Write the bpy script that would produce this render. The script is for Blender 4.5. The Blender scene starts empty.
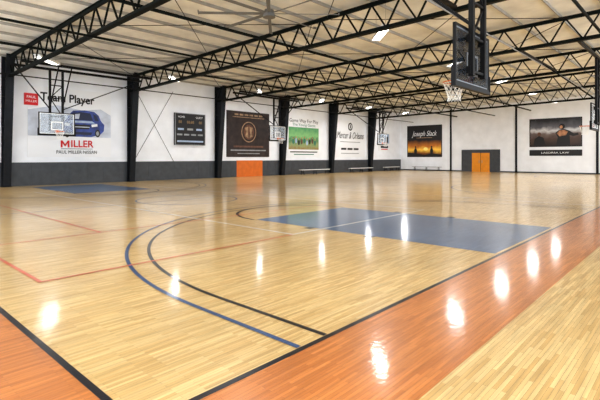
import bpy, bmesh, math, random
from mathutils import Vector, Matrix
random.seed(4)
scene = bpy.context.scene
COL = scene.collection
scene.view_settings.view_transform = 'Standard'
for lk in ('Medium High Contrast', 'Standard - Medium High Contrast'):
    try:
        scene.view_settings.look = lk; print('look', lk); break
    except Exception as ex: print(ex)
pi = math.pi

# ------------------------------------------------------------ materials
def mat(name, color, rough=0.6, metal=0.0, noise=0.0, nscale=8.0, spec=0.5, emit=None, estr=0.0, alpha=1.0):
    m = bpy.data.materials.new(name); m.use_nodes = True
    nt = m.node_tree; b = nt.nodes['Principled BSDF']
    b.inputs['Roughness'].default_value = rough
    b.inputs['Metallic'].default_value = metal
    b.inputs['Specular IOR Level'].default_value = spec
    b.inputs['Base Color'].default_value = (*color, 1)
    b.inputs['Alpha'].default_value = alpha
    if noise > 0:
        tc = nt.nodes.new('ShaderNodeTexCoord'); n = nt.nodes.new('ShaderNodeTexNoise')
        n.inputs['Scale'].default_value = nscale; n.inputs['Detail'].default_value = 4
        mr = nt.nodes.new('ShaderNodeMapRange')
        mr.inputs['From Min'].default_value = .3; mr.inputs['From Max'].default_value = .7
        mr.inputs['To Min'].default_value = 1 - noise; mr.inputs['To Max'].default_value = 1 + noise
        mx = nt.nodes.new('ShaderNodeVectorMath'); mx.operation = 'SCALE'
        mx.inputs[0].default_value = color
        nt.links.new(tc.outputs['Object'], n.inputs['Vector'])
        nt.links.new(n.outputs['Fac'], mr.inputs['Value'])
        nt.links.new(mr.outputs['Result'], mx.inputs['Scale'])
        nt.links.new(mx.outputs[0], b.inputs['Base Color'])
    if emit:
        b.inputs['Emission Color'].default_value = (*emit, 1)
        b.inputs['Emission Strength'].default_value = estr
    return m

def ramp_print(name, stops, z0, z1, wob=.25, nscale=1.5):
    """printed photograph: colour ramp up the height of the sheet with blotchy noise"""
    m = bpy.data.materials.new(name); m.use_nodes = True
    nt = m.node_tree; b = nt.nodes['Principled BSDF']; L = nt.links.new
    tc = nt.nodes.new('ShaderNodeTexCoord'); sp = nt.nodes.new('ShaderNodeSeparateXYZ')
    L(tc.outputs['Object'], sp.inputs[0])
    n = nt.nodes.new('ShaderNodeTexNoise'); n.inputs['Scale'].default_value = nscale; n.inputs['Detail'].default_value = 5
    L(tc.outputs['Object'], n.inputs['Vector'])
    ma = nt.nodes.new('ShaderNodeMath'); ma.operation = 'MULTIPLY_ADD'
    L(n.outputs['Fac'], ma.inputs[0]); ma.inputs[1].default_value = wob * 2 * (z1 - z0); L(sp.outputs['Z'], ma.inputs[2])
    mr = nt.nodes.new('ShaderNodeMapRange')
    off = wob * (z1 - z0)
    mr.inputs['From Min'].default_value = z0 + off; mr.inputs['From Max'].default_value = z1 + off
    L(ma.outputs[0], mr.inputs['Value'])
    cr = nt.nodes.new('ShaderNodeValToRGB')
    els = cr.color_ramp.elements
    els[0].position = stops[0][0]; els[0].color = (*stops[0][1], 1)
    els[1].position = stops[-1][0]; els[1].color = (*stops[-1][1], 1)
    for p, c in stops[1:-1]:
        e = els.new(p); e.color = (*c, 1)
    L(mr.outputs[0], cr.inputs[0]); L(cr.outputs[0], b.inputs['Base Color'])
    b.inputs['Roughness'].default_value = .5
    return m

def wood(name, c1, c2, groove, rough=0.3, spec=.4):
    m = bpy.data.materials.new(name); m.use_nodes = True
    nt = m.node_tree; b = nt.nodes['Principled BSDF']; L = nt.links.new
    tc = nt.nodes.new('ShaderNodeTexCoord')
    br = nt.nodes.new('ShaderNodeTexBrick')
    br.offset = 0.37; br.offset_frequency = 2; br.squash = 1
    br.inputs['Color1'].default_value = (*c1, 1); br.inputs['Color2'].default_value = (*c2, 1)
    br.inputs['Mortar'].default_value = (*groove, 1)
    br.inputs['Scale'].default_value = 1
    br.inputs['Brick Width'].default_value = 0.45
    br.inputs['Row Height'].default_value = 0.032
    br.inputs['Mortar Size'].default_value = 0.0009
    br.inputs['Mortar Smooth'].default_value = 0.3
    L(tc.outputs['Object'], br.inputs['Vector'])
    mp = nt.nodes.new('ShaderNodeMapping'); mp.inputs['Scale'].default_value = (1.2, 18, 1)
    L(tc.outputs['Object'], mp.inputs['Vector'])
    n = nt.nodes.new('ShaderNodeTexNoise'); n.inputs['Scale'].default_value = 1.5; n.inputs['Detail'].default_value = 6
    L(mp.outputs[0], n.inputs['Vector'])
    mr = nt.nodes.new('ShaderNodeMapRange'); mr.inputs['From Min'].default_value = .3; mr.inputs['From Max'].default_value = .7
    mr.inputs['To Min'].default_value = .8; mr.inputs['To Max'].default_value = 1.12
    L(n.outputs['Fac'], mr.inputs['Value'])
    n2 = nt.nodes.new('ShaderNodeTexNoise'); n2.inputs['Scale'].default_value = .45; n2.inputs['Detail'].default_value = 6
    L(tc.outputs['Object'], n2.inputs['Vector'])
    mr2 = nt.nodes.new('ShaderNodeMapRange'); mr2.inputs['From Min'].default_value = .3; mr2.inputs['From Max'].default_value = .7
    mr2.inputs['To Min'].default_value = .86; mr2.inputs['To Max'].default_value = 1.1
    L(n2.outputs['Fac'], mr2.inputs['Value'])
    mm = nt.nodes.new('ShaderNodeMath'); mm.operation = 'MULTIPLY'
    L(mr.outputs[0], mm.inputs[0]); L(mr2.outputs[0], mm.inputs[1])
    sc = nt.nodes.new('ShaderNodeVectorMath'); sc.operation = 'SCALE'
    L(br.outputs['Color'], sc.inputs[0]); L(mm.outputs[0], sc.inputs['Scale'])
    L(sc.outputs[0], b.inputs['Base Color'])
    b.inputs['Roughness'].default_value = rough
    # lacquer coat with slightly wavy surface
    b.inputs['Coat Weight'].default_value = .6
    b.inputs['Coat IOR'].default_value = 1.45
    mr3 = nt.nodes.new('ShaderNodeMapRange'); mr3.inputs['To Min'].default_value = .05; mr3.inputs['To Max'].default_value = .15
    L(n.outputs['Fac'], mr3.inputs['Value']); L(mr3.outputs[0], b.inputs['Coat Roughness'])
    ad = nt.nodes.new('ShaderNodeMath'); ad.operation = 'MULTIPLY_ADD'
    L(br.outputs['Fac'], ad.inputs[0]); ad.inputs[1].default_value = -0.5; L(n.outputs['Fac'], ad.inputs[2])
    bp = nt.nodes.new('ShaderNodeBump'); bp.inputs['Strength'].default_value = .25; bp.inputs['Distance'].default_value = .004
    L(ad.outputs[0], bp.inputs['Height']); L(bp.outputs[0], b.inputs['Normal'])
    n4 = nt.nodes.new('ShaderNodeTexNoise'); n4.inputs['Scale'].default_value = 14; n4.inputs['Detail'].default_value = 2
    L(tc.outputs['Object'], n4.inputs['Vector'])
    bp2 = nt.nodes.new('ShaderNodeBump'); bp2.inputs['Strength'].default_value = .2; bp2.inputs['Distance'].default_value = .005
    L(n4.outputs['Fac'], bp2.inputs['Height']); L(bp2.outputs[0], b.inputs['Coat Normal'])
    b.inputs['Specular IOR Level'].default_value = spec
    return m

M = {}
M['wood'] = wood('maple_boards', (.86, .63, .30), (.66, .42, .165), (.22, .11, .045))
M['orange'] = wood('orange_stained_boards', (.68, .25, .07), (.52, .175, .045), (.24, .07, .018))
M['blue'] = wood('blue_painted_boards', (.12, .20, .35), (.105, .18, .32), (.05, .08, .15))
M['black'] = wood('black_line_paint', (.008, .010, .02), (.007, .009, .018), (.01, .01, .02))
M['navy'] = wood('navy_line_paint', (.05, .11, .26), (.045, .10, .24), (.02, .04, .08))
M['whiteline'] = wood('white_line_paint', (.95, .95, .92), (.92, .90, .86), (.6, .55, .5))
M['redline'] = wood('red_line_paint', (.85, .20, .10), (.78, .18, .09), (.5, .12, .06))
M['wall'] = mat('painted_white_wall', (.86, .88, .92), .7, noise=.05, nscale=1.2)
M['ceil'] = mat('cream_roof_lining', (.78, .78, .75), .8, noise=.22, nscale=.6)
M['pad'] = mat('charcoal_wainscot', (.06, .066, .075), .55, noise=.15, nscale=3)
M['steel'] = mat('dark_green_steel', (.006, .009, .008), .65, noise=.2, nscale=5, spec=.12)
M['purlin'] = mat('purlin_primer', (.34, .33, .30), .6, noise=.1, nscale=3)
M['pole'] = mat('black_powder_coat', (.008, .008, .009), .5, spec=.2)
M['column'] = mat('column_black_paint', (.014, .016, .02), .55, noise=.2, nscale=4, spec=.2)
M['whitepaint'] = mat('white_enamel', (.85, .85, .84), .4)
M['stripe'] = mat('dull_white_stripe', (.20, .22, .25), .5)
M['rim'] = mat('rim_orange', (.65, .13, .02), .4)
M['net'] = mat('net_cord', (.92, .91, .88), .8)
M['glass'] = mat('tinted_board_glass', (.02, .028, .04), .12, alpha=.68, spec=.25)
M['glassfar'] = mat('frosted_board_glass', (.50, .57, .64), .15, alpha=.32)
M['grey'] = mat('grey_metal', (.35, .35, .35), .4, metal=.3)
M['tube'] = mat('lit_tube', (1, 1, 1), .5, emit=(1, .98, .95), estr=9)
M['orangedoor'] = mat('orange_door_paint', (.80, .30, .015), .45, noise=.08, nscale=3)
M['orangepanel'] = mat('burnt_orange_panel', (.66, .16, .015), .5, noise=.1, nscale=3)
M['banner'] = mat('white_vinyl', (.86, .87, .89), .5)
M['bk'] = mat('print_black', (.010, .010, .012), .5)
M['dkbrown'] = mat('print_dark_brown', (.030, .018, .016), .5, noise=.5, nscale=2)
M['red'] = mat('print_red', (.60, .008, .012), .5)
M['bluecar'] = mat('print_blue', (.03, .06, .28), .4, noise=.6, nscale=2.5)
M['dkblue'] = mat('print_dark_blue', (.008, .016, .06), .4)
M['ltblue'] = mat('print_light_blue', (.38, .48, .64), .5, noise=.2, nscale=2)
M['cloud'] = mat('print_pale_grey', (.56, .60, .68), .5, noise=.25, nscale=1.5)
M['greenp'] = mat('print_green', (.20, .42, .17), .5, noise=.6, nscale=4)
M['teal'] = mat('print_teal', (.03, .18, .12), .5)
M['tan'] = mat('print_tan', (.38, .25, .15), .5, noise=.4, nscale=4)
M['brown2'] = mat('print_brown', (.14, .065, .04), .5, noise=.4, nscale=4)
M['sun'] = ramp_print('print_sunset', [(0, (.02, .008, .002)), (.18, (.25, .07, .01)), (.40, (1, .62, .08)), (.6, (.55, .18, .02)), (1, (.02, .01, .008))], .1, 2.0, .22, 1.1)
M['stadium'] = ramp_print('print_stadium', [(0, (.02, .013, .012)), (.28, (.08, .045, .035)), (.46, (.16, .12, .11)), (.6, (.60, .60, .62)), (.74, (.12, .12, .14)), (1, (.015, .015, .02))], .1, 2.6, .2, 1.3)
M['team'] = ramp_print('print_team', [(0, (.30, .20, .08)), (.2, (.30, .36, .16)), (.42, (.08, .22, .10)), (.6, (.24, .50, .20)), (1, (.10, .32, .14))], .7, 2.75, .3, 3.5)
M['yellow'] = mat('print_yellow', (1, .8, .25), .5)
M['flesh'] = mat('print_copper', (.42, .20, .10), .5, noise=.7, nscale=3)
M['led'] = mat('score_digit_amber', (.35, .22, .10), .5)
M['gray2'] = mat('print_grey', (.30, .31, .32), .5, noise=.3, nscale=2)
M['blade'] = mat('fan_blade_grey', (.16, .16, .155), .6)

# ------------------------------------------------------------ mesh helpers
def new_obj(name, bm, material=None, parent=None, loc=None, smooth=False):
    me = bpy.data.meshes.new(name); bm.normal_update(); bm.to_mesh(me); bm.free()
    if smooth:
        for p in me.polygons: p.use_smooth = True
    o = bpy.data.objects.new(name, me); COL.objects.link(o)
    if material is not None:
        for mm in (material if isinstance(material, list) else [material]): me.materials.append(mm)
    if parent: o.parent = parent
    if loc is not None: o.location = loc
    return o

def bbox(bm, x0, x1, y0, y1, z0, z1, mi=0):
    vs = [bm.verts.new((x, y, z)) for z in (z0, z1) for y in (y0, y1) for x in (x0, x1)]
    for f in ((0,2,3,1),(4,5,7,6),(0,1,5,4),(2,6,7,3),(0,4,6,2),(1,3,7,5)):
        bm.faces.new([vs[i] for i in f]).material_index = mi

def bbeam(bm, a, b, w, h=None, mi=0, n=4):
    a = Vector(a); b = Vector(b); h = h or w
    d = (b - a).normalized()
    up = Vector((0, 0, 1)) if abs(d.z) < .95 else Vector((0, 1, 0))
    s = d.cross(up).normalized(); u = s.cross(d).normalized()
    rings = []
    for p in (a, b):
        r = []
        for i in range(n):
            if n == 4:
                cx, cy = ((-1, -1), (1, -1), (1, 1), (-1, 1))[i]
                r.append(bm.verts.new(p + s * cx * w / 2 + u * cy * h / 2))
            else:
                an = 2 * pi * i / n
                r.append(bm.verts.new(p + s * math.cos(an) * w / 2 + u * math.sin(an) * h / 2))
        rings.append(r)
    for i in range(n):
        j = (i + 1) % n
        bm.faces.new((rings[0][i], rings[0][j], rings[1][j], rings[1][i])).material_index = mi
    bm.faces.new(rings[0][::-1]); bm.faces.new(rings[1])

def box(name, x0, x1, y0, y1, z0, z1, material, parent=None, bevel=0):
    bm = bmesh.new(); bbox(bm, x0, x1, y0, y1, z0, z1)
    if bevel: bmesh.ops.bevel(bm, geom=bm.edges[:], offset=bevel, segments=2, affect='EDGES')
    return new_obj(name, bm, material, parent)

def beam(name, a, b, w, material, parent=None, h=None, n=4):
    bm = bmesh.new(); bbeam(bm, a, b, w, h, n=n)
    return new_obj(name, bm, material, parent, smooth=False)

def empty(name, loc, rz=0):
    e = bpy.data.objects.new(name, None); e.location = loc; e.rotation_euler = (0, 0, rz)
    e.empty_display_size = .2; COL.objects.link(e); return e

def tag(o, label, cat, group=None):
    o['label'] = label; o['category'] = cat
    if group: o['group'] = group
    return o

def struct(o): o['kind'] = 'structure'; return o

def copy_tree(root, loc, rz=None):
    r = root.copy(); COL.objects.link(r); r.location = loc
    if rz is not None: r.rotation_euler = (root.rotation_euler[0], root.rotation_euler[1], rz)
    for c in root.children:
        cc = c.copy(); COL.objects.link(cc); cc.parent = r
        cc.matrix_parent_inverse = c.matrix_parent_inverse
        for g in c.children:
            gg = g.copy(); COL.objects.link(gg); gg.parent = cc
    return r

# ------------------------------------------------------------ room constants
WY = 27.7        # long wall
BX = 48.5        # end wall
X0, Y0 = -4.0, -9.0
ZE = 7.0; SL = 0.02
def zc(y): return ZE + SL * (WY - y)
TX = [6.73 + 6.95 * k for k in range(-1, 6)]

# floor with painted court markings
bm = bmesh.new()
fm = ['wood', 'orange', 'blue', 'black', 'navy', 'whiteline', 'redline']
FI = {k: i for i, k in enumerate(fm)}
def rect(x0, x1, y0, y1, z, k):
    vs = [bm.verts.new(p) for p in ((x0, y0, z), (x1, y0, z), (x1, y1, z), (x0, y1, z))]
    bm.faces.new(vs).material_index = FI[k]
def arc(cx, cy, r, a0, a1, w, z, k, n=72):
    pr = None
    for i in range(n + 1):
        a = a0 + (a1 - a0) * i / n
        c, s = math.cos(a), math.sin(a)
        cu = (bm.verts.new((cx + (r - w/2) * c, cy + (r - w/2) * s, z)), bm.verts.new((cx + (r + w/2) * c, cy + (r + w/2) * s, z)))
        if pr: bm.faces.new((pr[0], pr[1], cu[1], cu[0])).material_index = FI[k]
        pr = cu
rect(X0, BX, Y0, WY, 0, 'wood')
BL, FB = 2.45, 26.3
rect(X0, BX - 1, 1.39, BL, .0015, 'orange')
rect(.15, 1.25, BL, FB, .0015, 'orange')
W = .055
rect(1.25, BX - 1.2, BL, BL + W, .003, 'black')
rect(1.25, 1.25 + W, BL + W, FB, .003, 'black')
rect(1.25, 17.2, FB, FB + W, .003, 'black')
rect(17.2, 17.2 + W, BL + W, FB, .003, 'whiteline')
HX = [9.38, 25.1, 40.8]
CX = HX[0]
for (y, d) in ((BL, 1), (FB, -1)):
    ya, yb = sorted((y + d * .11, y + d * 6.0))
    rect(CX - 1.83, CX + 1.83, ya, yb, .003, 'blue')
    cy = y + d * 1.6
    for r, k, z in ((6.31, 'black', .0045), (6.66, 'navy', .006)):
        a0, a1 = (0, pi) if d == 1 else (pi, 2 * pi)
        arc(CX, cy, r, a0, a1, W, z, k, 96)
        for sx in (-1, 1):
            ya2, yb2 = sorted((y + d * .06, cy))
            rect(CX + sx * r - W/2, CX + sx * r + W/2, ya2, yb2, z, k)
    fy = y + d * 6.0
    arc(CX, fy, 1.9, (0 if d == 1 else pi), (pi if d == 1 else 2*pi), W * 1.4, .0045, 'black', 48)
    for sx in (-1, 1):
        for t in (2.4, 4.0):
            rect(CX + sx * 1.93 - .1, CX + sx * 1.93 + .1, *sorted((y + d * t, y + d * (t + .2))), .0045, 'black')
rect(1.3, 17.2, 14.35, 14.4, .003, 'navy')
arc(CX, 14.37, 1.83, 0, 2*pi, W, .0045, 'navy', 64)
# volleyball court
rect(6.56, 6.62, 6.22, 22.5, .0075, 'whiteline')
rect(6.62, 12.3, 6.22, 6.28, .0075, 'whiteline')
rect(12.3, 12.36, 6.22, 22.5, .0075, 'whiteline')
rect(1.88, 1.93, 6.22, 20, .0075, 'redline')
rect(1.93, 6.56, 6.22, 6.265, .0075, 'redline')
rect(1.93, 12.5, 9.4, 9.45, .0075, 'redline')
rect(4.0, 4.05, 9.45, 20, .0075, 'redline')
for hx in HX[1:]:
    arc(hx, BL + 1.6, 6.33, 0, pi, W, .0045, 'navy', 64)
floor = struct(new_obj('floor', bm, [M[k] for k in fm]))

# walls, ceiling
T = .2
struct(box('wall_left', X0, BX + T, WY, WY + T, 0, zc(WY) + .02, M['wall']))
bm = bmesh.new()
v = [bm.verts.new(p) for p in ((BX, WY, 0), (BX, Y0, 0), (BX, Y0, zc(Y0)), (BX, WY, zc(WY)),
     (BX+T, WY, 0), (BX+T, Y0, 0), (BX+T, Y0, zc(Y0)), (BX+T, WY, zc(WY)))]
for f in ((0,1,2,3),(4,7,6,5),(0,4,5,1),(3,2,6,7),(1,5,6,2),(0,3,7,4)): bm.faces.new([v[i] for i in f])
struct(new_obj('wall_back', bm, M['wall']))
bm = bmesh.new()
v = [bm.verts.new(p) for p in ((X0, WY+T, zc(WY)), (BX+T, WY+T, zc(WY)), (BX+T, Y0, zc(Y0)), (X0, Y0, zc(Y0)),
     (X0, WY+T, zc(WY)+.15), (BX+T, WY+T, zc(WY)+.15), (BX+T, Y0, zc(Y0)+.15), (X0, Y0, zc(Y0)+.15))]
for f in ((0,1,2,3),(4,7,6,5),(0,4,5,1),(3,2,6,7),(1,5,6,2),(0,3,7,4)): bm.faces.new([v[i] for i in f])
struct(new_obj('ceiling', bm, M['ceil']))
bm = bmesh.new()
bbox(bm, X0, 22.6, WY - .05, WY, 0, 1.3); bbox(bm, 25.4, BX, WY - .05, WY, 0, 1.3)
for x in range(-3, 48, 1):
    if not 22.3 < x < 25.6: bbox(bm, x - .012, x + .012, WY - .06, WY - .05, .02, 1.28)
struct(new_obj('baseboard_left', bm, M['pad']))
bm = bmesh.new(); bbox(bm, BX - .03, BX, Y0, 15.9, 0, .12); bbox(bm, BX - .03, BX, 20, WY - .05, 0, .12)
struct(new_obj('baseboard_back', bm, M['pad']))
bm = bmesh.new(); bbox(bm, 22.6, 25.4, WY - .06, WY, 0, 1.32); bbox(bm, 23.98, 24.02, WY - .07, WY - .06, 0, 1.3)
struct(new_obj('door_1', bm, M['orangepanel']))
bm = bmesh.new()
bbox(bm, BX - .08, BX, 15.9, 16.95, 0, 2.4); bbox(bm, BX - .08, BX, 18.85, 20, 0, 2.4); bbox(bm, BX - .08, BX, 16.95, 18.85, 2.05, 2.4)
struct(new_obj('trim_1', bm, M['pad']))
d2 = box('door_2', BX - .07, BX, 16.95, 18.85, 0, 2.05, M['orangedoor']); struct(d2)
box('door_gap', BX - .078, BX - .07, 17.88, 17.92, 0, 2.05, M['bk'], d2)
for yy in (17.75, 18.05):
    box('door_handle', BX - .13, BX - .07, yy - .02, yy + .02, .95, 1.25, M['grey'], d2)

# columns
def column_mesh(top):
    bm = bmesh.new()
    bbox(bm, -.19, .19, -.03, 0, 0, top)
    d0, d1 = .28, .95
    def prism(x0, x1, ya0, yb0, ya1, yb1):
        vs = [bm.verts.new(p) for p in ((x0, ya0, 0), (x1, ya0, 0), (x1, yb0, 0), (x0, yb0, 0), (x0, ya1, top), (x1, ya1, top), (x1, yb1, top), (x0, yb1, top))]
        for f in ((3,2,1,0),(4,5,6,7),(0,1,5,4),(1,2,6,5),(2,3,7,6),(3,0,4,7)): bm.faces.new([vs[i] for i in f])
    prism(-.012, .012, -d0, -.03, -d1, -.03)
    prism(-.19, .19, -d0 - .025, -d0, -d1 - .025, -d1)
    bbox(bm, -.22, .22, -d0 - .06, 0, 0, .025)
    for z in (1.6, 3.2, 4.8): bbox(bm, -.17, .17, -.3, -.03, z, z + .015)
    return bm
col = new_obj('steel_column', column_mesh(ZE - .02), M['column'], loc=(TX[1], WY - .07, 0))
tag(col, 'tall black tapered steel column standing against the white wall', 'column', 'wall columns')
for x in TX[2:]:
    c = col.copy(); COL.objects.link(c); c.location = (x, WY - .07, 0)
bm = bmesh.new(); bbox(bm, -.06, 0, -.07, .07, 0, 7.0); bbox(bm, -.075, -.06, -.1, .1, 0, 7.0); bbox(bm, -.09, 0, -.12, .12, 0, .02)
post = new_obj('wall_post', bm, M['column'], loc=(BX, 21.25, 0))
tag(post, 'slim dark steel post fixed to the white end wall', 'post', 'end wall posts')
for y in (14.3, 7.3, .3):
    c = post.copy(); COL.objects.link(c); c.location = (BX, y, 0)

# trusses
TL = WY + .0 - Y0 - .3
DEP = 1.08
def build_truss(x):
    e = empty('roof_truss', (x, WY - .1, ZE - .14)); e.rotation_euler = (-math.atan(SL), 0, 0)
    tag(e, 'dark steel open-web roof truss spanning under the cream ceiling', 'roof truss', 'roof trusses')
    bm = bmesh.new()
    bbox(bm, -.11, .11, -TL, 0, -.015, .0); bbox(bm, -.04, .04, -TL, 0, -.13, -.015)
    new_obj('top_chord', bm, M['steel'], e)
    bm = bmesh.new()
    bbox(bm, -.11, .11, -TL, 0, -DEP, -DEP + .015)
    bbox(bm, -.04, .04, -TL, 0, -DEP + .015, -DEP + .14)
    new_obj('bottom_chord', bm, M['steel'], e)
    p = 1.2
    a = bmesh.new(); bbeam(a, (0, 0, -DEP + .06), (0, -p / 2, -.06), .055); A = new_obj('web_brace', a, M['steel'], e)
    b = bmesh.new(); bbeam(b, (0, -p / 2, -.06), (0, -p, -DEP + .06), .055); B = new_obj('web_brace', b, M['steel'], e)
    n = int(TL / p)
    for i in range(1, n):
        for s in (A, B):
            c = s.copy(); COL.objects.link(c); c.parent = e; c.location = (0, -p * i, 0)
    return e
tr = build_truss(TX[1])
for x in TX[2:]: copy_tree(tr, (x, WY - .1, ZE - .14))

# purlins
y = WY - .5; first = None
while y > Y0 + .5:
    z = zc(y)
    if first is None:
        bm = bmesh.new(); bbox(bm, X0, BX - .1, -.02, .02, -.12, -.0)
        first = new_obj('roof_purlin', bm, M['purlin'], loc=(0, y, z))
        tag(first, 'long thin roof purlin running under the cream ceiling', 'roof beam', 'roof purlins')
    else:
        c = first.copy(); COL.objects.link(c); c.location = (0, y, z)
    y -= 1.52
for (y, z, w_, mt, lab) in ((25.9, 5.78, .06, 'pole', 'thin black conduit running below the roof trusses'),
                       (16.4, 5.98, .09, 'steel', 'dark sprinkler pipe running below the roof trusses'),
                       (6.0, 6.2, .05, 'grey', 'thin grey conduit running below the roof trusses')):
    o = beam('ceiling_pipe', (X0, y, z), (BX - .1, y, z), w_, M[mt], n=10); tag(o, lab, 'pipe')
for y in (20.5, 12.9, 3.0):
    z = zc(y) - .14 - DEP + .2
    o = beam('longitudinal_beam', (X0, y, z), (BX - .1, y, z), .06, M['steel'], h=.1); tag(o, 'slim dark steel beam linking the roof trusses', 'roof beam', 'truss linking beams')
for xa, xb in zip(TX[1:-1], TX[2:]):
    for (ya, yb) in ((27, 20), (20, 27), (19, 12), (12, 19), (11, 4), (4, 11)):
        o = beam('sway_rod', (xa + .1, ya, zc(ya) - .2 - (.06 if ya > yb else 0)), (xb - .1, yb, zc(yb) - .2 - (.06 if ya > yb else 0)), .03, M['pole'], n=8)
        tag(o, 'thin dark sway rod crossing between two roof trusses', 'rod', 'roof sway rods')

# cross-bracing cables beside the scoreboard
for (za, zb) in ((1.3, 6.2), (6.2, 1.3)):
    yy = WY - (.08 if za < zb else .13)
    o = beam('brace_cable', (TX[2] + .25, yy, za), (16.85, yy, zb), .03, M['pole'], n=8)
    tag(o, 'thin dark diagonal brace cable stretched across the wall bay', 'cable', 'wall brace cables')

# ------------------------------------------------------------ hoops
def hoop(loc, d, xl, xr, label, glass, zo=0.0, depthback=2.2, side=True, stripe='whitepaint', mast=.10):
    e = empty('basketball_hoop', loc, 0 if d == 1 else pi)
    tag(e, label, 'basketball hoop', 'ceiling hung basketball hoops')
    if d == -1: xl, xr = -xr, -xl
    B0, B1 = 2.93 + zo, 4.13 + zo
    box('glass_panel', -.865, .865, -.012, .012, B0 + .05, B1 - .05, glass, e)
    bm = bmesh.new()
    for (a, b, c, dd) in ((-.915, .915, B0, B0 + .05), (-.915, .915, B1 - .05, B1), (-.915, -.865, B0 + .05, B1 - .05), (.865, .915, B0 + .05, B1 - .05)):
        bbox(bm, a, b, -.035, .025, c, dd)
    new_obj('board_frame', bm, M['pole'], e)
    bm = bmesh.new(); q = B0 + .25
    for (a, b, c, dd) in ((-.305, .305, q, q + .05), (-.305, .305, q + .41, q + .46), (-.305, -.255, q + .05, q + .41), (.255, .305, q + .05, q + .41)):
        bbox(bm, a, b, -.016, .016, c, dd)
    new_obj('target_square', bm, M[stripe], e)
    bm = bmesh.new()
    a0, a1 = B0 + .05, B1 - .05
    for (a, b, c, dd) in ((-.865, .865, a0, a0 + .03), (-.865, .865, a1 - .03, a1), (-.865, -.835, a0 + .03, a1 - .03), (.835, .865, a0 + .03, a1 - .03)):
        bbox(bm, a, b, -.016, .016, c, dd)
    new_obj('border_stripe', bm, M[stripe], e)
    bm = bmesh.new(); bbox(bm, -.95, .95, -.05, .045, B0 - .06, B0)
    bbox(bm, -.95, -.915, -.05, .045, B0, B0 + .35); bbox(bm, .915, .95, -.05, .045, B0, B0 + .35)
    new_obj('edge_padding', bm, M['pole'], e)
    RZ = 3.1 + zo
    bm = bmesh.new(); cy = .39; R = .23; n = 36
    pts = [(R * math.cos(2*pi*i/n), cy + R * math.sin(2*pi*i/n), RZ) for i in range(n)]
    for i in range(n): bbeam(bm, pts[i], pts[(i+1) % n], .02, n=8)
    bbox(bm, -.07, .07, .02, .17, RZ - .015, RZ + .005); bbox(bm, -.07, .07, .015, .03, RZ - .09, RZ + .07)
    bbeam(bm, (-.07, .03, RZ - .05), (-.16, .24, RZ - .01), .014); bbeam(bm, (.07, .03, RZ - .05), (.16, .24, RZ - .01), .014)
    new_obj('rim', bm, M['rim'], e)
    bm = bmesh.new(); lv = [(.225, -.01), (.20, -.10), (.165, -.19), (.14, -.28), (.13, -.36), (.14, -.42)]; ns = 12
    def P(j, i):
        r, z = lv[j]; a = 2*pi*(i + .5*(j % 2))/ns
        return (r*math.cos(a), cy + r*math.sin(a), RZ + z)
    for j in range(len(lv) - 1):
        for i in range(ns):
            bbeam(bm, P(j, i), P(j+1, i), .009, n=3)
            bbeam(bm, P(j, i), P(j+1, i + (1 if j % 2 else -1)), .009, n=3)
    new_obj('net', bm, M['net'], e)
    zb = 6.35
    for sx in (-.32, .32):
        bm = bmesh.new(); bbeam(bm, (sx, -.12, B0 + .2), (sx, -.12, zb), mast)
        bbox(bm, sx - .06, sx + .06, -.12, -.03, B0 + .25, B0 + .4); bbox(bm, sx - .06, sx + .06, -.12, -.03, B1 - .3, B1 - .15)
        new_obj('mast', bm, M['pole'], e)
    for z in (B0 + .3, B1 - .2, 4.8, 5.5): beam('cross_brace', (-.32, -.12, z), (.32, -.12, z), .05, M['pole'], e)
    beam('cross_brace', (-.32, -.12, B1 - .2), (.32, -.12, 4.8), .04, M['pole'], e)
    beam('cross_brace', (.32, -.12, 4.8), (-.32, -.12, 5.5), .04, M['pole'], e)
    for sx in (-.32, .32):
        beam('diagonal_strut', (sx, -.12, 4.3), (sx, depthback, zb), .05, M['pole'], e)
    if side:
        beam('side_strut', (-.32, -.12, 4.2), (xl, -.12, zb), .05, M['pole'], e)
        beam('side_strut', (.32, -.12, 4.2), (xr, -.12, zb), .05, M['pole'], e)
    for yy in (-.12, depthback):
        beam('header_beam', (xl, yy, zb), (xr, yy, zb), .12, M['pole'], e)
    return e
hoop((CX, 3.65, 0), 1, TX[1] - CX, TX[2] - CX, 'near dark glass backboard with orange rim and white net', M['glass'], .14, side=False, stripe='stripe', mast=.10)
hoop((8.75, 26.0, 0), -1, TX[1] - 8.75, TX[2] - 8.75, 'glass backboard with orange rim before the car banner', M['glassfar'], -.12, depthback=1.2)
hoop((HX[1], 25.5, 0), -1, TX[3] - HX[1], TX[4] - HX[1], 'glass backboard hanging beside the dark brown banner', M['glassfar'], depthback=.7)
hoop((HX[1], 3.9, 0), 1, TX[3] - HX[1], TX[4] - HX[1], 'glass backboard over the orange border strip', M['glassfar'], side=False)
hoop((HX[2], 25.5, 0), -1, TX[5] - HX[2], TX[6] - HX[2], 'glass backboard hanging near the corner poster', M['glassfar'], depthback=.7)

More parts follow.
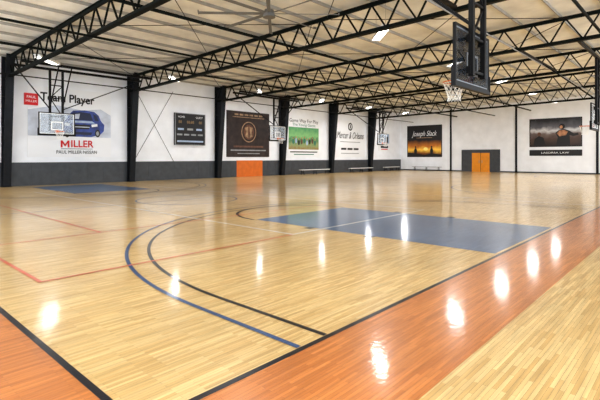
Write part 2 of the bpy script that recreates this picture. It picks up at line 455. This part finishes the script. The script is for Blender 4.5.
# ------------------------------------------------------------ light fixtures
FL = .95   # half length of strip light
def fixture(x, y, en):
    z = 6.3
    e = empty('strip_light', (x, y, z), math.radians(45))
    tag(e, 'long white fluorescent strip light hanging below the ceiling', 'ceiling light', 'hanging strip lights')
    bm = bmesh.new()
    bbox(bm, -FL, FL, -.15, .15, .05, .09); bbox(bm, -FL, -FL + .03, -.15, .15, -.02, .05); bbox(bm, FL - .03, FL, -.15, .15, -.02, .05)
    bbeam(bm, (-FL + .03, -.165, 0), (FL - .03, -.165, 0), .02, .08); bbeam(bm, (-FL + .03, .165, 0), (FL - .03, .165, 0), .02, .08)
    new_obj('housing', bm, M['whitepaint'], e)
    for yy in (-.07, .07):
        beam('lamp_tube', (-FL + .03, yy, .02), (FL - .03, yy, .02), .04, M['tube'], e, n=8)
    for sx in (-.8, .8):
        yw = y + sx * math.sin(math.radians(45))
        beam('hanging_wire', (sx, 0, .09), (sx, 0, zc(yw) - z - .01), .012, M['grey'], e)
    ld = bpy.data.lights.new('lamp', 'AREA'); ld.shape = 'RECTANGLE'; ld.size = 1.8; ld.size_y = .16
    ld.energy = en; ld.color = (.97, .98, 1)
    lo = bpy.data.objects.new('lamp', ld); COL.objects.link(lo); lo.parent = e; lo.location = (0, 0, -.03)
for y in (9.1, 23.6):
    for k in range(6): fixture(7.5 + 6.95 * k, y, (85, 95, 150, 190, 220, 220)[k])

# ------------------------------------------------------------ ceiling fan
e = empty('ceiling_fan', (10.6, 11.2, 6.6))
tag(e, 'huge industrial ceiling fan with long grey blades', 'ceiling fan')
beam('drop_rod', (0, 0, .15), (0, 0, zc(11.4) - 6.6), .09, M['blade'], e, n=12)
bm = bmesh.new(); bmesh.ops.create_cone(bm, cap_ends=True, segments=24, radius1=.22, radius2=.16, depth=.26)
new_obj('motor_hub', bm, M['blade'], e)
bm = bmesh.new()
bbox(bm, .18, 2.45, -.06, .06, -.012, .012); bbox(bm, 2.43, 2.46, -.075, .075, -.015, .07)
bmesh.ops.rotate(bm, verts=bm.verts, cent=(0, 0, 0), matrix=Matrix.Rotation(.3, 3, 'X'))
bl = new_obj('blade', bm, M['blade'], e)
for i in range(1, 8):
    c = bl.copy(); COL.objects.link(c); c.parent = e; c.rotation_euler = (0, 0, 2*pi*i/8)

# ------------------------------------------------------------ banners
def poly(pts, y, material, parent, name='print'):
    bm = bmesh.new(); bm.faces.new([bm.verts.new((p[0], y, p[1])) for p in pts])
    return new_obj(name, bm, material, parent)
def prect(x0, x1, z0, z1, y, material, parent, name='print'):
    return poly([(x0, z0), (x1, z0), (x1, z1), (x0, z1)], y, material, parent, name)
def ell(cx, cz, rx, rz, y, material, parent, name='print', n=28):
    return poly([(cx + rx*math.cos(2*pi*i/n), cz + rz*math.sin(2*pi*i/n)) for i in range(n)], y, material, parent, name)
def text(s, x, z, size, material, parent, y=-.05, wfit=None, shear=0, bold=0):
    cu = bpy.data.curves.new('t', 'FONT'); cu.body = s; cu.size = size; cu.align_x = 'CENTER'; cu.align_y = 'CENTER'
    cu.shear = shear; cu.offset = bold
    o = bpy.data.objects.new('t', cu); COL.objects.link(o)
    bpy.context.view_layer.update()
    me = bpy.data.meshes.new_from_object(o.evaluated_get(bpy.context.evaluated_depsgraph_get()))
    bpy.data.objects.remove(o)
    if wfit:
        w = max(v.co.x for v in me.vertices) - min(v.co.x for v in me.vertices)
        for v in me.vertices: v.co.x *= wfit / w
    me.transform(Matrix.Translation((x, y, z)) @ Matrix.Rotation(pi/2, 4, 'X'))
    me.materials.clear(); me.materials.append(material)
    t = bpy.data.objects.new('lettering', me); COL.objects.link(t); t.parent = parent
    return t
def panel(name, cat, label, x0, x1, z0, z1, material, wall='L', th=.03):
    w = abs(x1 - x0); h = z1 - z0
    bm = bmesh.new(); bbox(bm, -w/2, w/2, -th, 0, 0, h)
    o = new_obj(name, bm, material)
    if wall == 'L': o.location = ((x0 + x1)/2, WY - .005, z0)
    else: o.location = (BX - .005, (x0 + x1)/2, z0); o.rotation_euler = (0, 0, -pi/2)
    tag(o, label, cat)
    return o, w, h

# 1 car banner
b, w, h = panel('advertising_banner', 'banner', 'large white vinyl banner with blue car and red lettering', 7.78, 12.45, 1.6, 5.6, M['banner'])
poly([(-w/2 + .02, 1.2), (w/2 - .02, 1.2), (w/2 - .02, 2.6), (1.7, 2.95), (.6, 2.8), (-.8, 3.0), (-w/2 + .02, 2.65)], -.034, M['cloud'], b)
text('Team Player', -.2, 3.42, .66, M['bk'], b, wfit=3.0, bold=.014)
# front three-quarter picture of a car: body, cabin, bonnet, grille, lamps, wheels
def P_(pts, y, m): return poly([(x * 1.1 + .62, z) for x, z in pts], y, m, b)
P_([(-1.0, 1.62), (-.95, 1.38), (-.5, 1.22), (.45, 1.22), (.95, 1.38), (1.15, 1.6), (1.18, 2.0), (1.0, 2.2), (.86, 2.55), (.62, 2.76), (.1, 2.82), (-.5, 2.76), (-.72, 2.5), (-.85, 2.2), (-1.02, 2.02)], -.04, M['bluecar'])
P_([(-.7, 2.22), (-.55, 2.62), (-.1, 2.7), (.4, 2.66), (.55, 2.22)], -.045, M['dkblue'])
P_([(-.55, 2.28), (-.46, 2.55), (-.15, 2.6), (-.2, 2.28)], -.048, M['cloud'])
P_([(.66, 2.22), (.55, 2.64), (.7, 2.55), (.88, 2.22)], -.045, M['dkblue'])
P_([(-.8, 2.05), (-.65, 2.18), (.5, 2.18), (.68, 2.05)], -.046, M['ltblue'])
P_([(-.55, 1.68), (.32, 1.68), (.42, 1.95), (-.62, 1.95)], -.045, M['bk'])
P_([(-.5, 1.78), (.36, 1.78), (.37, 1.83), (-.52, 1.83)], -.048, M['cloud'])
P_([(-.95, 1.85), (-.68, 1.82), (-.68, 2.0), (-.92, 2.03)], -.047, M['banner']); P_([(.48, 1.82), (.8, 1.88), (.78, 2.04), (.46, 1.98)], -.047, M['banner'])
P_([(-.7, 1.34), (.45, 1.34), (.5, 1.5), (-.75, 1.5)], -.046, M['dkblue'])
ell(-.92 * 1.1 + .75, 1.36, .13, .2, -.046, M['bk'], b); ell(1.5, 1.45, .16, .23, -.046, M['bk'], b); ell(1.5, 1.45, .09, .14, -.05, M['gray2'], b)
def letter_M(x, z, w_, h_, t, material, parent):
    bm = bmesh.new()
    o_ = [(x, z), (x + t, z), (x + t, z + h_ * .62), (x + w_/2, z + h_*.12), (x + w_ - t, z + h_ * .62), (x + w_ - t, z), (x + w_, z), (x + w_, z + h_), (x + w_ - t, z + h_), (x + w_/2, z + h_ * .45), (x + t, z + h_), (x, z + h_)]
    vs = [bm.verts.new((p[0], -.05, p[1])) for p in o_]
    for f in ((0, 1, 2, 10, 11), (2, 3, 9, 10), (3, 4, 8, 9), (4, 5, 6, 7, 8)): bm.faces.new([vs[i] for i in f])
    return new_obj('lettering', bm, material, parent)
letter_M(-.62, .56, .48, .41, .10, M['red'], b)
text('ILLER', .58, .765, .58, M['red'], b, wfit=1.3, bold=.012)
prect(-.6, 1.2, .47, .50, -.04, M['bk'], b)
text('PAUL MILLER NISSAN', .3, .28, .28, M['bk'], b, wfit=2.3)
b, w, h = panel('wall_sign', 'sign', 'small red rectangular sign with white lettering', 7.62, 8.3, 4.5, 5.15, M['red'], th=.09)
text('PAUL', 0, .44, .2, M['banner'], b, y=-.095); text('MILLER', 0, .21, .17, M['banner'], b, y=-.095, wfit=.55)
# 2 scoreboard
b, w, h = panel('scoreboard', 'scoreboard', 'black electronic scoreboard on the white wall', 16.95, 19.5, 2.45, 4.75, M['bk'], th=.15)
bm = bmesh.new()
for (a, bb, c, d) in ((-w/2, w/2, 0, .04), (-w/2, w/2, h-.04, h), (-w/2, -w/2+.04, .04, h-.04), (w/2-.04, w/2, .04, h-.04)): bbox(bm, a, bb, -.18, -.15, c, d)
new_obj('scoreboard_frame', bm, M['gray2'], b)
text('HOME', -.75, 2.02, .2, M['banner'], b, y=-.16); text('GUEST', .75, 2.02, .2, M['banner'], b, y=-.16)
text('88:88', 0, 1.66, .28, M['led'], b, y=-.16); text('88', -.85, 1.66, .28, M['led'], b, y=-.16); text('88', .85, 1.66, .28, M['led'], b, y=-.16)
for i in range(3): prect(-1.05 + i*.77, -.55 + i*.77, 1.08, 1.22, -.16, M['ltblue' if i != 1 else 'gray2'], b)
for i in range(4): prect(-1.12 + i*.58, -.68 + i*.58, .7, .82, -.16, M['gray2'], b)
prect(-1.1, 1.1, .22, .34, -.16, M['ltblue'], b)
# 3 brown banner
b, w, h = panel('dark_banner', 'banner', 'tall dark brown banner with round emblem and faint lettering', 21.6, 26.2, 1.6, 5.3, M['dkbrown'])
ell(0, 2.05, .8, .85, -.035, M['tan'], b); ell(0, 2.05, .72, .77, -.04, M['dkbrown'], b); ell(0, 2.05, .58, .62, -.044, M['brown2'], b)
for s in (-1, 1):
    poly([(s*.05, 2.5), (s*.45, 2.4), (s*.3, 2.05), (s*.4, 1.7), (s*.05, 1.55), (s*.12, 2.0)], -.048, M['tan'], b)
prect(-1.7, 1.7, 3.2, 3.26, -.035, M['tan'], b)
for i in range(6): prect(-1.5 + i*.52, -1.1 + i*.52, 3.36, 3.5, -.035, M['tan'], b)
prect(-1.6, 1.6, .78, .92, -.035, M['brown2'], b); prect(-1.9, 1.9, .5, .6, -.035, M['gray2'], b); prect(-1.2, 1.2, .25, .32, -.035, M['gray2'], b)
# 4 green banner
b, w, h = panel('green_banner', 'banner', 'white banner with dark title and green team picture', 28.5, 32.9, 1.6, 5.25, M['banner'])
text('Game Way For Play', 0, 3.35, .45, M['bk'], b, wfit=4.0); text('The Young Giants', 0, 2.98, .36, M['teal'], b, wfit=3.2)
prect(-2.1, 2.1, .7, 2.75, -.035, M['team'], b)
for i in range(9):
    q = -1.5 + i*.38; t = .10 * math.sin(i * 2.1)
    ell(q, 1.42 + t, .13, .24, -.042, M[('teal', 'ltblue', 'bk', 'brown2')[i % 4]], b); ell(q, 1.74 + t, .075, .09, -.045, M['flesh'], b)
prect(-1.9, 1.9, .42, .52, -.035, M['bk'], b); prect(-1.4, 1.4, .2, .28, -.035, M['teal'], b)
# 5 script banner
b, w, h = panel('script_banner', 'banner', 'white banner with black script lettering and small crest', 35.3, 40.7, 1.6, 5.4, M['banner'])
ell(0, 3.2, .4, .42, -.035, M['bk'], b); ell(0, 3.2, .25, .27, -.04, M['banner'], b); ell(0, 3.2, .1, .2, -.045, M['bk'], b)
text('Mercer & Orleans', 0, 2.25, 1.0, M['bk'], b, wfit=4.8, shear=.4)
prect(-1.8, 1.8, 1.55, 1.62, -.035, M['gray2'], b)
for i in range(3): prect(-1.6 + i*1.1, -.7 + i*1.1, .75, .95, -.035, M['bk'], b)
prect(-1.6, 1.6, .35, .42, -.035, M['gray2'], b)
# 6 poster
b, w, h = panel('wall_poster', 'poster', 'small white poster with dark printed figures', 43.5, 46.0, 2.3, 4.5, M['banner'])
prect(-1.05, 1.05, .9, 2.0, -.035, M['ltblue'], b); prect(-.8, .8, .35, .6, -.035, M['bk'], b); prect(-.7, .7, .15, .25, -.035, M['red'], b)
for i in range(4): prect(-.85 + i*.45, -.6 + i*.45, 1.0, 1.7, -.04, M['bk'], b)
# 7 sunset banner
b, w, h = panel('sunset_banner', 'banner', 'dark banner with orange sunset photograph and pale script', 26.75, 22.3, 1.6, 5.35, M['bk'], 'B')
prect(-w/2 + .1, w/2 - .1, .1, 2.0, -.035, M['sun'], b); ell(.2, .95, .28, .2, -.04, M['yellow'], b)
poly([(-2.1, .1), (2.1, .1), (2.1, .3), (.9, .45), (.1, .25), (-.8, .4), (-2.1, .55)], -.042, M['bk'], b)
for sx in (-1.1, .95): poly([(sx - .16, .3), (sx - .2, .8), (sx - .08, 1.05), (sx + .1, 1.05), (sx + .2, .75), (sx + .14, .3)], -.044, M['bk'], b); ell(sx, 1.18, .1, .12, -.044, M['bk'], b)
text('Joseph Slack', 0, 2.75, .85, M['banner'], b, wfit=3.2, shear=.35); prect(-1.0, 1.0, 2.25, 2.31, -.035, M['tan'], b)
# 8 stadium banner
b, w, h = panel('stadium_banner', 'banner', 'dark banner with photograph of athletes in a stadium', 13.05, 8.5, 2.6, 5.4, M['bk'], 'B')
prect(-2.2, 2.2, .1, 2.7, -.035, M['stadium'], b)
poly([(.1, .12), (.25, .9), (.05, 1.35), (.35, 1.62), (.8, 1.7), (1.2, 1.55), (1.6, 1.25), (1.95, 1.3), (2.0, 1.1), (1.55, 1.0), (1.25, 1.1), (1.3, .12)], -.04, M['bk'], b)
poly([(.15, 1.3), (.38, 1.56), (.8, 1.62), (1.12, 1.45), (.95, 1.1), (.4, 1.0)], -.043, M['flesh'], b)
ell(.62, 1.95, .24, .27, -.045, M['bk'], b); ell(.54, 1.9, .13, .16, -.048, M['flesh'], b)
poly([(-1.9, .12), (-1.8, .8), (-1.4, 1.1), (-1.0, .9), (-.8, .12)], -.04, M['bk'], b); ell(-1.38, 1.25, .17, .2, -.043, M['brown2'], b)
b, w, h = panel('name_banner', 'banner', 'narrow dark strip banner with small pale lettering', 13.05, 8.5, 1.72, 2.3, M['bk'], 'B')
text('LASORSA LAW', 0, .29, .24, M['banner'], b, wfit=2.4)

# ------------------------------------------------------------ benches
def bench(x, y, L, rz, label, material):
    e = empty('bench', (x, y, 0), rz)
    tag(e, label, 'bench', 'team benches')
    bm = bmesh.new(); bbox(bm, -L/2, L/2, -.17, .17, .42, .47)
    new_obj('seat', bm, material, e)
    for sx in (-L/2 + .3, 0, L/2 - .3):
        bm = bmesh.new(); bbeam(bm, (sx, -.18, 0), (sx, -.1, .42), .04); bbeam(bm, (sx, .18, 0), (sx, .1, .42), .04); bbeam(bm, (sx, -.14, .2), (sx, .14, .2), .03)
        new_obj('leg', bm, M['pole'], e)
bench(30.8, 26.4, 4.0, 0, 'pale aluminium team bench standing before dark wainscot', M['whitepaint'])
bench(38.2, 26.4, 4.0, 0, 'pale aluminium team bench standing before dark wainscot', M['whitepaint'])
bench(44.6, 26.6, 3.2, 0, 'pale aluminium team bench standing before dark wainscot', M['whitepaint'])
bench(48.0, 24.0, 3.6, pi/2, 'grey bench standing against the white end wall', M['gray2'])

# ------------------------------------------------------------ world
w = bpy.data.worlds.new('World'); scene.world = w; w.use_nodes = True
w.node_tree.nodes['Background'].inputs[0].default_value = (.88, .94, 1, 1)
w.node_tree.nodes['Background'].inputs[1].default_value = 3.3

# ------------------------------------------------------------ camera
cd = bpy.data.cameras.new('camera'); co = bpy.data.objects.new('camera', cd); COL.objects.link(co)
cd.lens = 26.46; cd.sensor_width = 36; cd.shift_y = -43/600
co.location = (0, 0, 1.6); co.rotation_euler = (pi/2, 0, math.radians(42.56 - 90))
cd.clip_end = 300
scene.camera = co
